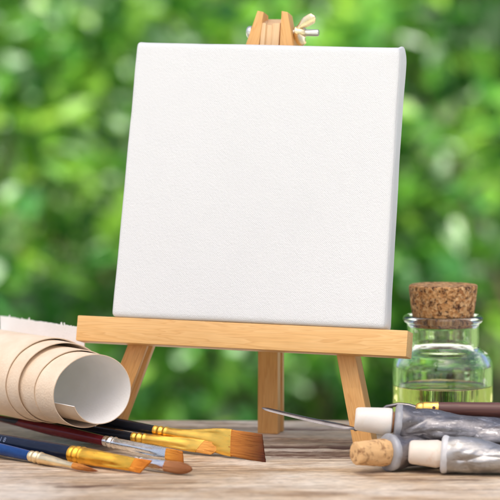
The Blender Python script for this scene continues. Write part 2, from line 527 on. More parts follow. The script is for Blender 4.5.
def make_canvas():
    W, H, T, R = 14.95, 14.95, 1.45, .26
    u0, v0, w0 = .03, -.02, -.10
    V, F, Gr, seen = [], [], [], {}
    def vid(p, g):
        k = tuple(round(c, 4) for c in p)
        if k not in seen:
            seen[k] = len(V); V.append(p); Gr.append(g)
        return seen[k]
    n, nt = 64, 10
    def lin(L_, k):
        return [L_ * (.5 - .5 * cos(pi * i / k)) * .35 + .65 * L_ * i / k for i in range(k + 1)]
    a, b, c = lin(W, n), lin(H, n), lin(T, nt)
    def grid(A, B, fn):
        ids = [[vid(*fn(x, y)) for y in B] for x in A]
        for i in range(len(A) - 1):
            for j in range(len(B) - 1): F.append((ids[i][j], ids[i + 1][j], ids[i + 1][j + 1], ids[i][j + 1]))
    def pt(x, y, z):
        q = [min(max(x, R), W - R), min(max(y, R), H - R), min(max(z, R), T - R)]
        d = Vector((x - q[0], y - q[1], z - q[2]))
        if d.length > 1e-6: d = d.normalized() * R
        return [q[0] + d.x, q[1] + d.y, q[2] + d.z]
    grid(a, b, lambda x, y: (tuple(pt(x, y, 0)), (x, y, 0)))
    grid(a, b, lambda x, y: (tuple(pt(x, y, T)), (x, y, 3)))
    grid(a, c, lambda x, z: (tuple(pt(x, 0, z)), (x, z, 5)))
    grid(a, c, lambda x, z: (tuple(pt(x, H, z)), (x, z, 7)))
    grid(b, c, lambda y, z: (tuple(pt(0, y, z)), (z, y, 9)))
    grid(b, c, lambda y, z: (tuple(pt(W, y, z)), (z, y, 11)))
    out = []
    for x, y, z in V:
        s = .010 * noise.noise(Vector((x * .25, y * .25, z * .6))) + .004 * noise.noise(Vector((x * .9, y * .9, z)))
        ex = x + .03 * noise.noise(Vector((y * .4, z, 3))) * (1 if x > W / 2 else -1)
        ey = y + .03 * noise.noise(Vector((x * .4, z, 8)))
        # folded corner: a ridge of cloth at the top right and bottom right corners
        gx = exp(-((x - W) / .30) ** 2)
        ey += .30 * gx * exp(-((z - .85) / .38) ** 2) * sm(H - 1.2, H, y)
        ex += .08 * exp(-((z - 1.0) / .45) ** 2) * (sm(H - 3.5, H - .7, y) - sm(H - .7, H, y)) * (1 if x > W - .3 else 0)
        ey -= .10 * gx * exp(-((z - .85) / .5) ** 2) * sm(1.0, 0, y)
        ex += .06 * exp(-((z - .8) / .5) ** 2) * (1 if x > W - .3 else 0) * sm(2, .2, y)
        ey += .05 * exp(-(x / .25) ** 2) * sm(H - .6, H, y)
        ex = W / 2 + (ex - W / 2) * (1 + .012 * (1 - 2 * y / H)); ey += .13 * (1 - x / W) * (y / H)
        out.append(tuple(EP(u0 + ex, v0 + ey, w0 + z + s)))
    o = link_mesh("blank_canvas", out, F, canvas_mat(), None, grain=Gr, sharp=None)
    o.data.transform(Matrix.Translation(-EP(7.5, 0, .6) * CM)); o.location = EP(7.5, 0, .6) * CM
    fix_normals(o)
    return tag(o, "blank square white stretched canvas resting on the ledge of the pine easel", "canvas")
make_canvas()

# ------------------------------------------------------------------ roll of primed canvas cloth
def roll_mats():
    out = []
    for nm, lo, hi, st in (("roll_brown_side", (.79, .61, .43), (.88, .73, .55), .38), ("roll_white_side", (.86, .84, .80), (.90, .885, .86), .25)):
        m, N, L, P = new_mat(nm)
        v = coords(N, L, (1, 1, 1), 'grain')
        n = nz(N, L, v, .8, 4)
        vo = N.new("ShaderNodeTexVoronoi"); vo.inputs["Scale"].default_value = 7.5; L.new(v, vo.inputs["Vector"])
        n3 = nz(N, L, v, 9, 3)
        L.new(ramp(N, L, n, [(.3, lo), (.7, hi)]), P.inputs["Base Color"])
        P.inputs["Roughness"].default_value = .8
        P.inputs["Specular IOR Level"].default_value = .3
        bump(N, L, P, math_node(N, L, 'ADD', vo.outputs["Distance"], n3), st, .035)
        out.append(m)
    return out
def make_roll():
    A = Vector((-.62, .785, 0)).normalized(); R = Vector((A.y, -A.x, 0)); Zu = Vector((0, 0, 1))
    P0 = Vector((-8.13, -3.4, 0))
    D = pi / 180
    phis = [205 * D + (1800 - 205) * D * i / 300 for i in range(301)]
    pts = []                                     # (phi, centre offset along R, z, tangent up flag, arclength)
    def rad(ph):
        d = ph / D
        r = 1.95 + .34 * sm(400, 1650, d) + .02 * sin(ph * .7)
        return r - .42 * sm(330, 205, d)
    def sec(ph):
        r = rad(ph); turns = (ph / D - 205) / 360
        zc = 1.30 - .045 * turns + 1.97 + .34 * sm(400, 1650, ph / D)
        x = 1.20 * r * cos(ph); z = zc + r * sin(ph) * .99
        return x, z
    prof = [sec(p) for p in phis]
    xe, ze = prof[-1]
    for i in range(1, 21):
        z = ze + (6.02 - ze) * i / 20
        prof.append((xe + .10 * sin(i / 20 * pi * .8), z))
    dphi = [p / D for p in phis] + [1800 + 6 * i for i in range(1, 21)]
    arc = [0]
    for (x0, z0), (x1, z1) in zip(prof, prof[1:]): arc.append(arc[-1] + sqrt((x1 - x0) ** 2 + (z1 - z0) ** 2))
    ns = 30; th = .022
    def s0(d):
        return interp([(205, -.55), (270, -.15), (330, 0), (450, .12), (540, .40), (700, .95), (900, 2.1), (1080, 2.6), (1260, 3.3), (1440, 3.75), (1620, 4.35), (1800, 5.1), (1920, 5.12)], d)
    V, Gr, F, fm = [], [], [], []
    n = len(prof)
    for side in (1, -1):
        for i in range(n):
            x0, z0 = prof[max(0, i - 1)]; x1, z1 = prof[min(n - 1, i + 1)]
            t = Vector((x1 - x0, z1 - z0)).normalized(); nr = Vector((t.y, -t.x))   # outward
            a = s0(dphi[i]) + .025 * noise.noise(Vector((arc[i] * 1.5, 0, 0))) + .03 * noise.noise(Vector((arc[i] * .4, 4, 0)))
            for j in range(ns + 1):
                s = a + (13.6 - a) * (j / ns) ** 1.3
                x, z = prof[i]
                if i > n - 21:                 # torn upper edge of the loose end, gently waving
                    k = (i - (n - 21)) / 20
                    x += .25 * k * noise.noise(Vector((s * .35, 2, 0)))
                if i == n - 1:
                    z += .06 * noise.noise(Vector((s * 2.5, 11, 0)))
                wob = .05 * noise.noise(Vector((s * .25, arc[i] * .15, 1)))
                q = P0 + A * s + R * (x + nr.x * (th * side + wob)) + Zu * (z + nr.y * (th * side + wob))
                V.append(tuple(q)); Gr.append((arc[i], s, side))
    m1 = ns + 1; off = n * m1
    for i in range(n - 1):
        for j in range(ns):
            a = i * m1 + j
            F.append((a, a + m1, a + m1 + 1, a + 1)); fm.append(0)
            F.append((off + a, off + a + 1, off + a + m1 + 1, off + a + m1)); fm.append(1)
    for i in range(n - 1):
        a = i * m1; F.append((a, off + a, off + a + m1, a + m1)); fm.append(0)
        a = i * m1 + ns; F.append((a, a + m1, off + a + m1, off + a)); fm.append(1)
    for j in range(ns):
        F.append((j, j + 1, off + j + 1, off + j)); fm.append(1)
        a = (n - 1) * m1 + j; F.append((a, off + a, off + a + 1, a + 1)); fm.append(1)
    # frayed tufts along the torn edge
    rnd = random.Random(4)
    s = 5.2
    while s < 12.5:
        s += rnd.choice([.3, .5, .8, 1.1])
        x, z = prof[-1]
        hgt = rnd.uniform(.0, .17); wd = rnd.uniform(.04, .12); ln = rnd.uniform(-.10, .10)
        base = P0 + A * s + R * (x + .25 * noise.noise(Vector((s * .35, 2, 0)))) + Zu * (z - .08)
        b = len(V)
        for p in (base - A * wd, base + A * wd, base + A * (wd * .4 + ln) + Zu * (hgt + .06) + R * .03, base + A * (ln - wd * .3) + Zu * (hgt + .08)):
            for k in (-.03, .03):
                V.append(tuple(p + R * k)); Gr.append((p.z, s, 4))
        for f in ((0, 2, 4, 6), (7, 5, 3, 1), (2, 3, 5, 4), (4, 5, 7, 6), (6, 7, 1, 0), (0, 1, 3, 2)):
            F.append(tuple(b + q for q in f)); fm.append(1)
    o = link_mesh("canvas_roll", V, F, roll_mats(), None, fmat=fm, grain=Gr, sharp=60)
    c = Vector((-10, -1, 1.0))
    o.data.transform(Matrix.Translation(-c * CM)); o.location = c * CM
    fix_normals(o)
    tag(o, "loose roll of brown cloth with white inside and frayed edge, lying on the brushes", "canvas roll")
    return o
make_roll()

# ------------------------------------------------------------------ brushes
def bristle_mat(name, base, tip, lo, x0, x1):
    m, N, L, P = new_mat(name)
    v = coords(N, L, (.5, 26, 26))
    f = nz(N, L, v, 1.0, 4, .7)
    t = N.new("ShaderNodeTexCoord"); s = N.new("ShaderNodeSeparateXYZ"); L.new(t.outputs["Object"], s.inputs[0])
    mr = N.new("ShaderNodeMapRange"); mr.inputs[1].default_value = x0 * CM; mr.inputs[2].default_value = x1 * CM
    L.new(s.outputs[0], mr.inputs[0])
    c = mix(N, L, ramp(N, L, mr.outputs[0], [(.15, 0), (.95, 1)]), base, tip)
    c = mix(N, L, ramp(N, L, f, [(.30, .6), (.62, 0)]), c, lo)
    L.new(c, P.inputs["Base Color"])
    P.inputs["Roughness"].default_value = .5
    P.inputs["Specular IOR Level"].default_value = .22
    bump(N, L, P, f, .7, .03)
    return m

def lacquer(name, col, rough=.12):
    m, N, L, P = new_mat(name)
    v = coords(N, L, (.6, 2, 2))
    n = nz(N, L, v, 1.4, 6, .7)
    L.new(ramp(N, L, n, [(.35, col), (.8, tuple(min(1, c * 1.5 + .006) for c in col))]), P.inputs["Base Color"])
    L.new(ramp(N, L, nz(N, L, v, 4, 5, .7), [(.35, rough), (.75, rough * 2.6)]), P.inputs["Roughness"])
    P.inputs["Specular IOR Level"].default_value = .28
    return m

def ferrule_mat(name, col, rough):
    m, N, L, P = new_mat(name)
    v = coords(N, L, (.8, 3, 3))
    n = nz(N, L, v, 1.5, 5, .6)
    L.new(ramp(N, L, n, [(.3, tuple(c * .86 for c in col)), (.6, col)]), P.inputs["Base Color"])
    P.inputs["Metallic"].default_value = 1
    L.new(ramp(N, L, nz(N, L, v, 3, 5), [(.3, rough * .8), (.75, rough * 1.6)]), P.inputs["Roughness"])
    bump(N, L, P, n, .12, .02)
    return m

BRUSH_GROUP = "artist brushes lying on the table"
def brush(label, J, T, roll, r_h, hand_len, Lf, w_end, t_end, Lb, slant, m_h, m_f, m_b, shape='flat', rings=((.25, .05), (.62, .07)), swell=1.25, r_j=None):
    """local x runs from the handle (negative) to the bristle tip; y is the width of the flat"""
    J, T = Vector(J), Vector(T)
    ax = (T - J).normalized()
    hor = Vector((0, 0, 1)).cross(ax).normalized(); up = ax.cross(hor)
    wd = hor * cos(roll) + up * sin(roll)
    tz = ax.cross(wd)
    M = Matrix((ax, wd, tz)).transposed().to_4x4(); M.translation = J
    t = thing("paintbrush", label, "paintbrush", J, BRUSH_GROUP)
    rj = r_j or r_h
    hp = [(0, -hand_len), (r_h * .35, -hand_len + .05), (r_h * .55, -hand_len + .4), (r_h * .75, -hand_len * .75), (r_h * swell, -hand_len * .40),
          (r_h * (1 + (swell - 1) * .7), -hand_len * .22), (r_h * 1.04, -.6), (rj * .97, -.15), (rj * .94, .1)]
    V, F = lathe(hp, 32, 'x')
    fix_normals(link_mesh("handle", V, F, m_h, t, matrix=M, sharp=50))
    n = 36; secs = []
    xs = [i / 70 * Lf for i in range(71)]
    def ry(x): return rj * 1.06 + (w_end / 2 - rj * 1.06) * sm(Lf * .22, Lf, x)
    def rz(x): return rj * 1.06 + (t_end / 2 - rj * 1.06) * sm(Lf * .22, Lf * .96, x)
    def crimp(x):
        k = 0
        for c, a in rings: k += a * (exp(-((x - c) / .07) ** 2) * -1 + exp(-((x - c - .15) / .08) ** 2) * .6)
        return k
    skew = lambda y: slant * .42 * y
    for x in xs:
        e = crimp(x); flat = sm(Lf * .25, Lf * .9, x) if shape != 'round' else 0
        ring = []
        for j in range(n):
            a = 2 * pi * j / n; ca, sa = cos(a), sin(a)
            pw = 1 - .45 * flat
            yy = math.copysign(abs(ca) ** pw, ca) * (ry(x) + e); zz = math.copysign(abs(sa) ** (1 - .2 * flat), sa) * (rz(x) + e)
            zz += .03 * flat * noise.noise(Vector((x * 1.2, yy * 2, J.x)))
            # creases where the tube was pressed flat
            zz -= math.copysign(.06, sa) * sm(Lf * .3, Lf * .6, x) * (1 - sm(Lf * .7, Lf * .95, x)) * exp(-((abs(yy) - ry(x) * .55) / .09) ** 2) if shape != 'round' else 0
            ring.append((x + skew(yy) * sm(Lf * .6, Lf, x), yy, zz))
        secs.append(ring)
    V, F = loft(secs)
    fix_normals(link_mesh("ferrule", V, F, m_f, t, matrix=M, sharp=50))
    secs = []; nb = 26; n = 96
    for i in range(nb + 1):
        q = i / nb; ring = []
        for j in range(n):
            a = 2 * pi * j / n; ca, sa = cos(a), sin(a)
            if shape == 'flat':
                yy = math.copysign(abs(ca) ** .55, ca) * w_end / 2 * (.955 + .05 * sin(q * pi * .6))
                zz = math.copysign(abs(sa) ** .8, sa) * t_end / 2 * (.93 - .62 * q ** 1.6)
                end = Lb + slant * yy + .035 * noise.noise(Vector((yy * 45, J.y, sa * 2)))
            elif shape == 'filbert':
                k = sqrt(max(.0, 1 - max(0, (q - .45) / .56) ** 2))
                yy = ca * w_end / 2 * (.95 + .18 * sin(q * pi * .8)) * max(.06, k)
                zz = sa * t_end / 2 * (.95 + .12 * sin(q * pi)) * max(.05, k ** .8)
                end = Lb
            else:
                k = (1 - q) ** .75 * (1 + .55 * sin(min(1, q * 1.6) * pi * .62)) / 1.0
                yy = ca * w_end / 2 * .93 * max(.03, k); zz = sa * t_end / 2 * .93 * max(.03, k)
                end = Lb
            yy += .012 * noise.noise(Vector((yy * 9, zz * 9, q * 2))) ; zz += .018 * noise.noise(Vector((yy * 12, q * 1.5, 5)))
            x0 = Lf - .12 + skew(yy)
            ring.append((x0 + (Lf + end - x0) * q, yy, zz))
        secs.append(ring)
    V, F = loft(secs)
    hr = random.Random(int(abs(J.x) * 1000))
    for _ in range(16 if shape == 'flat' else 8):      # stray hairs
        y0 = hr.uniform(-.47, .47) * w_end; z0 = hr.choice((-1, 1)) * t_end * .38
        sp = .35 if shape == 'flat' else .1
        x1 = Lf + Lb + slant * y0 + hr.uniform(-.25, .10)
        p = [(Lf + Lb * .25, y0 * .95, z0), (Lf + Lb * .65, y0 * (1 + sp * .08) , z0 * .85 + hr.uniform(-.01, .02)), (x1, y0 * (1 + sp * hr.uniform(0, .3)), z0 * .4 + hr.uniform(-.05, .05))]
        v, f = sweep(p, [.011, .010, .004], 5); b = len(V); V += v; F += [tuple(b + k for k in g) for g in f]
    fix_normals(link_mesh("bristles", V, F, m_b, t, matrix=M, sharp=60))
    return t, M

BLACK = lacquer("black_lacquer", (.010, .012, .018))
MAROON = lacquer("dark_red_lacquer", (.10, .003, .008))
NAVY = lacquer("navy_lacquer", (.006, .010, .024))
BLUE = lacquer("blue_lacquer", (.007, .042, .16))
GOLD = ferrule_mat("gold_ferrule", (1.0, .62, .12), .34)
GOLD2 = ferrule_mat("orange_gold_ferrule", (1.0, .54, .07), .32)
PALEGOLD = ferrule_mat("pale_gold_ferrule", (.98, .78, .46), .32)
SILVER = ferrule_mat("silver_ferrule", (.88, .85, .80), .24)
b1m = bristle_mat("chestnut_bristle", (.58, .22, .035), (.05, .011, .004), (.20, .04, .006), 5.0, 7.4)
b2m = bristle_mat("honey_bristle", (.86, .42, .09), (.80, .38, .08), (.52, .18, .025), 4.3, 6.2)
b3m = bristle_mat("amber_bristle", (.72, .30, .035), (.42, .13, .015), (.40, .11, .01), 5.0, 6.3)
b4m = bristle_mat("orange_bristle", (.80, .30, .03), (.66, .22, .02), (.42, .11, .01), 4.2, 5.3)
b5m = bristle_mat("sable_bristle", (.70, .28, .05), (.24, .06, .012), (.30, .08, .012), 3.2, 5.1)
b6m = bristle_mat("brown_bristle", (.46, .20, .075), (.26, .095, .03), (.17, .055, .016), 2.2, 4.0)
R_ = radians
brush("largest flat brush, wide dark chestnut bristles, gold ferrule, black handle, nearest the easel", (-5.04, -2.11, 1.0), (.82, -6.52, .66), R_(78), .25, 8.5, 5.15, 1.42, .30, 2.05, -.36, BLACK, GOLD, b1m)
brush("gold-ferruled flat brush with pale honey slanted bristles, in front of the widest chestnut brush", (-6.216, -1.906, .60), (-1.036, -5.238, .40), R_(72), .25, 9, 4.35, .74, .26, 1.25, 1.55, BLACK, GOLD, b2m)
brush("silver-ferruled flat brush with amber tip and dark red handle", (-7.60, -3.10, .56), (-3.199, -7.827, .36), R_(72), .27, 11, 4.9, .64, .24, 1.25, -.5, MAROON, SILVER, b3m)
_b4 = brush("thick navy-handled brush with shiny orange-gold ferrule and short orange bristles", (-9.078, -7.257, .50), (-5.217, -10.58, .37), R_(70), .41, 12, 4.3, .72, .30, .85, .85, NAVY, GOLD2, b4m, swell=1.02)
t4, M4 = _b4
t5, M5 = brush("blue-handled round brush with pale gold ferrule and pointed tip, nearest the table front", (-11.197, -6.956, .35), (-7.555, -10.552, .14), R_(20), .27, 10, 3.3, .34, .30, 1.85, 0, BLUE, PALEGOLD, b5m, 'round', swell=1.2)
brush("brush with rounded brown bristles and silver ferrule, tucked behind the orange-tipped brush", (-6.071, -8.492, .33), (-2.867, -11.217, .32), R_(65), .23, 9, 2.45, .56, .40, 1.75, 0, BLACK, SILVER, b6m, 'filbert')

def printed_mark():
    ax = M4.to_3x3() @ Vector((1, 0, 0))
    p = M4.translation + ax * -4.95
    n = (Vector((0, -134, 19.66)) - p); n = (n - ax * n.dot(ax)).normalized()
    n = (n * .96 - ax.cross(n) * .28).normalized()
    y = n.cross(ax)
    fc = bpy.data.curves.new("printed_mark", 'FONT'); fc.body = "1 8"; fc.size = .36 * CM; fc.extrude = .0004 * CM; fc.offset = .006 * CM
    fc.align_x = 'LEFT'; fc.align_y = 'CENTER'
    fc.materials.append(plain("silver_print", (.17, .21, .29), .45, .3, .1))
    tmp = bpy.data.objects.new("printed_mark_text", fc); COL.objects.link(tmp); bpy.context.view_layer.update()
    me = bpy.data.meshes.new_from_object(tmp.evaluated_get(bpy.context.evaluated_depsgraph_get()))
    bpy.data.objects.remove(tmp)
    o = bpy.data.objects.new("printed_mark", me); COL.objects.link(o); o.parent = t4
    m = Matrix((ax, y, n)).transposed().to_4x4(); m.translation = (p + n * .424) * CM
    mw = Matrix.LocRotScale(t4.location, t4.rotation_euler, t4.scale).inverted() @ m
    o.location, o.rotation_euler = mw.to_translation(), mw.to_euler()
printed_mark()

# ------------------------------------------------------------------ paint tubes
def tube_metal(name, a, b, stain):
    m, N, L, P = new_mat(name)
    v = coords(N, L)
    n = nz(N, L, v, .7, 6, .65, .5)
    n2 = nz(N, L, coords(N, L, (.5, 2.4, 2.4), rot=(0, 0, .5)), 1.7, 6, .75, 1.2)
    c = ramp(N, L, n, [(.32, a), (.66, b)])
    c = mix(N, L, ramp(N, L, n2, [(.55, 0), (.70, .8)]), c, stain)
    c = mix(N, L, ramp(N, L, nz(N, L, v, 2.6, 6, .75), [(.60, 0), (.72, .7)]), c, (.80, .79, .80))
    c = mix(N, L, ramp(N, L, nz(N, L, coords(N, L, (.7, 3.5, 3.5), rot=(0, 0, -.6)), 1.3, 6, .75, .6), [(.57, 0), (.66, .75)]), c, (.76, .75, .75))
    L.new(c, P.inputs["Base Color"])
    P.inputs["Metallic"].default_value = .85
    L.new(ramp(N, L, n2, [(.3, .30), (.7, .55)]), P.inputs["Roughness"])
    bump(N, L, P, math_node(N, L, 'ADD', nz(N, L, v, 3.5, 5, .65), math_node(N, L, 'MULTIPLY', n2, 1.0)), .3, .05)
    return m

def cap_mat(name, col, pits, amount, rough=.5, sss=0.0, scale=3.0):
    m, N, L, P = new_mat(name)
    v = coords(N, L)
    n = nz(N, L, v, scale, 5, .65, .4)
    n2 = nz(N, L, v, scale * .4, 3)
    c = ramp(N, L, n2, [(.3, tuple(x * .86 for x in col)), (.7, col)])
    c = mix(N, L, ramp(N, L, n, [(.5, 0), (.68, amount)]), c, pits)
    L.new(c, P.inputs["Base Color"])
    P.inputs["Roughness"].default_value = rough
    if sss:
        P.inputs["Subsurface Weight"].default_value = sss
        P.inputs["Subsurface Radius"].default_value = (1, .6, .4)
        P.inputs["Subsurface Scale"].default_value = .003
    bump(N, L, P, n, .4, .04)
    return m

TUBE_GROUP = "metal paint tubes piled on the table"
def paint_tube(label, collar, tail_dir, cap_prof, r, L_, tail_rz, tail_ry, seed, m_body, m_collar, m_cap, tilt=0, rough_cap=0, ring=None):
    """local x from the collar (0) towards the tail"""
    M = frame(collar, tail_dir) @ Matrix.Rotation(tilt, 4, 'X')
    t = thing("paint_tube", label, "paint tube", collar, TUBE_GROUP)
    n, m = 120, 150; secs = []
    for i in range(m + 1):
        x = .18 + (L_ - .18) * i / m
        q = x / L_
        ry = r + (tail_ry - r) * sm(0, 1, q); rz = r + (tail_rz - r) * sm(.0, 1.1, q) ** .9
        ring_ = []
        for j in range(n):
            a = 2 * pi * j / n
            y, z = ry * cos(a), rz * sin(a)
            sd = Vector((seed * 13.1, seed * 4.7, 0))
            pa = Vector((x * .55 + a * .35, y * .95 - x * .22, z * .95)) + sd
            d1 = noise.voronoi(pa * .72)[0]; d2 = noise.voronoi(pa * 2.0 + Vector((3, 1, 7)))[0]
            fold = (d1[1] - d1[0])                         # zero along a crease, growing across each flat facet
            fold2 = (d2[1] - d2[0])
            k = sm(.15, .9, x)
            d = k * (.40 * min(fold, .5) - .13 + .055 * min(fold2, .45) + .16 * noise.noise(pa * .6)) * (1 - .35 * q)
            fl = max(.35, min(1, rz / r))
            ring_.append((x, y + d * cos(a) , z + d * sin(a) * fl))
        secs.append(ring_)
    V, F = loft(secs)
    fix_normals(link_mesh("tube_body", V, F, m_body, t, matrix=M, sharp=16))
    V, F = lathe([(.0, -.34), (.42, -.34), (.46, -.20), (.50, -.12), (.78, -.10), (r * .97, -.05), (r * 1.03, .01), (r * 1.04, .10), (r * 1.02, .20), (r * .98, .27), (r * .92, .40), (0, .40)], 72, 'x',
                 jitter=lambda a, h: .03 * noise.noise(Vector((cos(a) * 2, sin(a) * 2, h * 2 + seed))) + .012 * noise.noise(Vector((cos(a) * 7, sin(a) * 7, h * 3 + seed))))
    fix_normals(link_mesh("collar", V, F, m_collar, t, matrix=M, sharp=40))
    if ring:
        V, F = lathe([(.3, -.30), (.52, -.29), (.56, -.22), (.53, -.14), (.3, -.13)], 40, 'x', jitter=lambda a, h: .05 * noise.noise(Vector((cos(a) * 4, sin(a) * 4, h * 3))))
        fix_normals(link_mesh("crusted_ring", V, F, ring, t, matrix=M))
    jit = (lambda a, h: rough_cap * (noise.noise(Vector((cos(a) * 1.8, sin(a) * 1.8, h * 1.6 + seed))) + .6 * noise.noise(Vector((cos(a) * 5, sin(a) * 5, h * 4 + seed))))) if rough_cap else None
    V, F = lathe(cap_prof, 56, 'x', jitter=jit)
    fix_normals(link_mesh("cap", V, F, m_cap, t, matrix=M, sharp=45))
    return t, M

def densify(prof, k=6):
    out = []
    for (r0, h0), (r1, h1) in zip(prof, prof[1:]):
        for i in range(k): out.append((r0 + (r1 - r0) * i / k, h0 + (h1 - h0) * i / k))
    return out + [prof[-1]]

TM1 = tube_metal("grey_tube_metal", (.12, .115, .12), (.27, .262, .27), (.07, .05, .055))
TM2 = tube_metal("mauve_tube_metal", (.20, .185, .19), (.36, .34, .35), (.11, .07, .075))
TM3 = tube_metal("pale_tube_metal", (.33, .32, .30), (.47, .46, .45), (.26, .225, .19))
COLL = plain("pale_collar", (.38, .385, .40), .5, .2, .2, 1.5, bmp=.2)
COLL3 = plain("white_collar", (.62, .615, .61), .5, .0, .12, 1.5, bmp=.2)
RUST = cap_mat("rusty_crust", (.34, .15, .06), (.09, .035, .015), .9, .8)
CAP_W = cap_mat("ivory_cap", (.80, .77, .71), (.66, .58, .48), .4, .42, .15, 1.2)
CAP_C = cap_mat("cork_cap", (.76, .47, .21), (.20, .075, .02), .98, .8, 0, 2.2)
CAP_P = cap_mat("pinkish_cap", (.80, .71, .60), (.66, .44, .29), .85, .45, .15, .9)
capW = densify([(0, -2.10), (.50, -2.10), (.57, -2.02), (.60, -1.85), (.66, -1.0), (.70, -.45), (.68, -.28), (.55, -.22), (0, -.22)], 3)
capC = densify([(0, -1.98), (.42, -1.98), (.53, -1.95), (.57, -1.88), (.60, -1.4), (.66, -.8), (.70, -.3), (.66, -.12), (0, -.12)], 5)
capP = densify([(0, -1.70), (.44, -1.70), (.55, -1.64), (.60, -1.50), (.64, -.9), (.70, -.3), (.64, -.1), (0, -.1)], 4)
paint_tube("grey metal paint tube with ivory cap, lying on top of the other two tubes", (7.4, -8.4, 2.28), (5.2, -.2, -.46), capW, .90, 8.2, .40, 1.25, 1, TM1, COLL, CAP_W, tilt=R_(20), ring=RUST)
paint_tube("dark grey paint tube with rough brown cork-like cap, underneath the ivory-capped tube", (6.9, -9.7, .95), (1, .60, -.06), capC, .92, 8.0, .25, 1.3, 2, TM2, COLL, CAP_C, rough_cap=.07)
paint_tube("pale silvery paint tube with smooth pinkish wooden cap, nearest the right front", (9.6, -10.35, .95), (1, -.10, -.06), capP, .92, 8.0, .28, 1.25, 3, TM3, COLL3, CAP_P)

# ------------------------------------------------------------------ painting knife
def knife():
    t = thing("painting_knife", "painting knife with thin steel blade, brass ferrule and dark brown handle, lying behind the tubes", "palette knife", (9.5, -7.2, 2.4))
    ROSE = wood_mat("rosewood", (.17, .065, .045), (.12, .045, .035), (.055, .02, .018), rough=.4)
    BRZ = ferrule_mat("brass_ferrule", (.95, .60, .14), .25)
    ST = plain("blade_steel", (.22, .205, .20), .32, 1, .15, 2)
    a, b = Vector((8.62, -7.0, 2.80)), Vector((17.0, -7.2, 2.66))
    ax = (b - a).normalized()
    fr = frame(a, ax); inv = fr.inverted()
    pts = [a + ax * x for x in (.75, .80, 1.2, 2.5, 4.0, 5.5, 7.0, 7.6, 7.8)]
    V, F = sweep(pts, [(.27, .30), (.31, .34), (.32, .35), (.34, .38), (.36, .40), (.36, .40), (.33, .36), (.25, .27), (.08, .08)], 24)
    link_mesh("handle", V, F, ROSE, t, grain=[tuple(inv @ Vector(v)) for v in V])
    pts = [a + ax * x for x in (-.18, -.12, 0, .14, .2, .26, .9, .98, 1.0)]
    V, F = sweep(pts, [(.14, .16), (.22, .25), (.27, .30), (.29, .33), (.27, .31), (.31, .355), (.335, .38), (.34, .385), (.31, .35)], 28)
    fer = link_mesh("ferrule", V, F, BRZ, t)
    c = a + ax * .74 + Vector((0, -.335, .10))
    V, F = sweep([c + Vector((0, .06, 0)), c + Vector((0, -.01, 0)), c + Vector((0, -.025, 0))], [.085, .085, .05], 14)
    link_mesh("rivet", V, F, ROSE, fer, grain=[(0, 0, 0)] * len(V))
    # bent neck then the long thin blade
    neck = [(8.55, -7.0, 2.81), (8.1, -6.95, 2.95), (7.6, -6.85, 3.0), (7.0, -6.7, 2.86), (6.5, -6.5, 2.45), (6.1, -6.25, 2.05), (5.7, -5.9, 1.70), (5.45, -5.6, 1.50)]
    V, F = sweep(neck, [.13, .115, .10, .10, .10, .10, .10, (.13, .07)], 12)
    link_mesh("neck", V, F, ST, t)
    p0, p1 = Vector((5.55, -5.65, 1.55)), Vector((.64, -3.0, 2.30))
    L_ = (p1 - p0).length; d = (p1 - p0) / L_
    side = Vector((0, 0, 1)).cross(d).normalized(); side = (side * cos(R_(-30)) + d.cross(side) * sin(R_(-30))); nrm = d.cross(side)
    secs = []
    for i in range(25):
        q = i / 24
        w = (.08 + .12 * sm(0, .16, q)) * (1 - .35 * q) * sqrt(max(.01, 1 - max(0, (q - .93) / .072) ** 2)); h = .075 - .04 * q
        sag = -.10 * sin(q * pi)
        p = p0 + d * (L_ * q) + Vector((0, 0, sag * .5))
        secs.append([tuple(p + side * w * x + nrm * h * y) for x, y in ((-1, 0), (-.5, .9), (0, 1), (.5, .9), (1, 0), (.5, -.9), (0, -1), (-.5, -.9))])
    V, F = loft(secs)
    link_mesh("blade", V, F, ST, t)
knife()

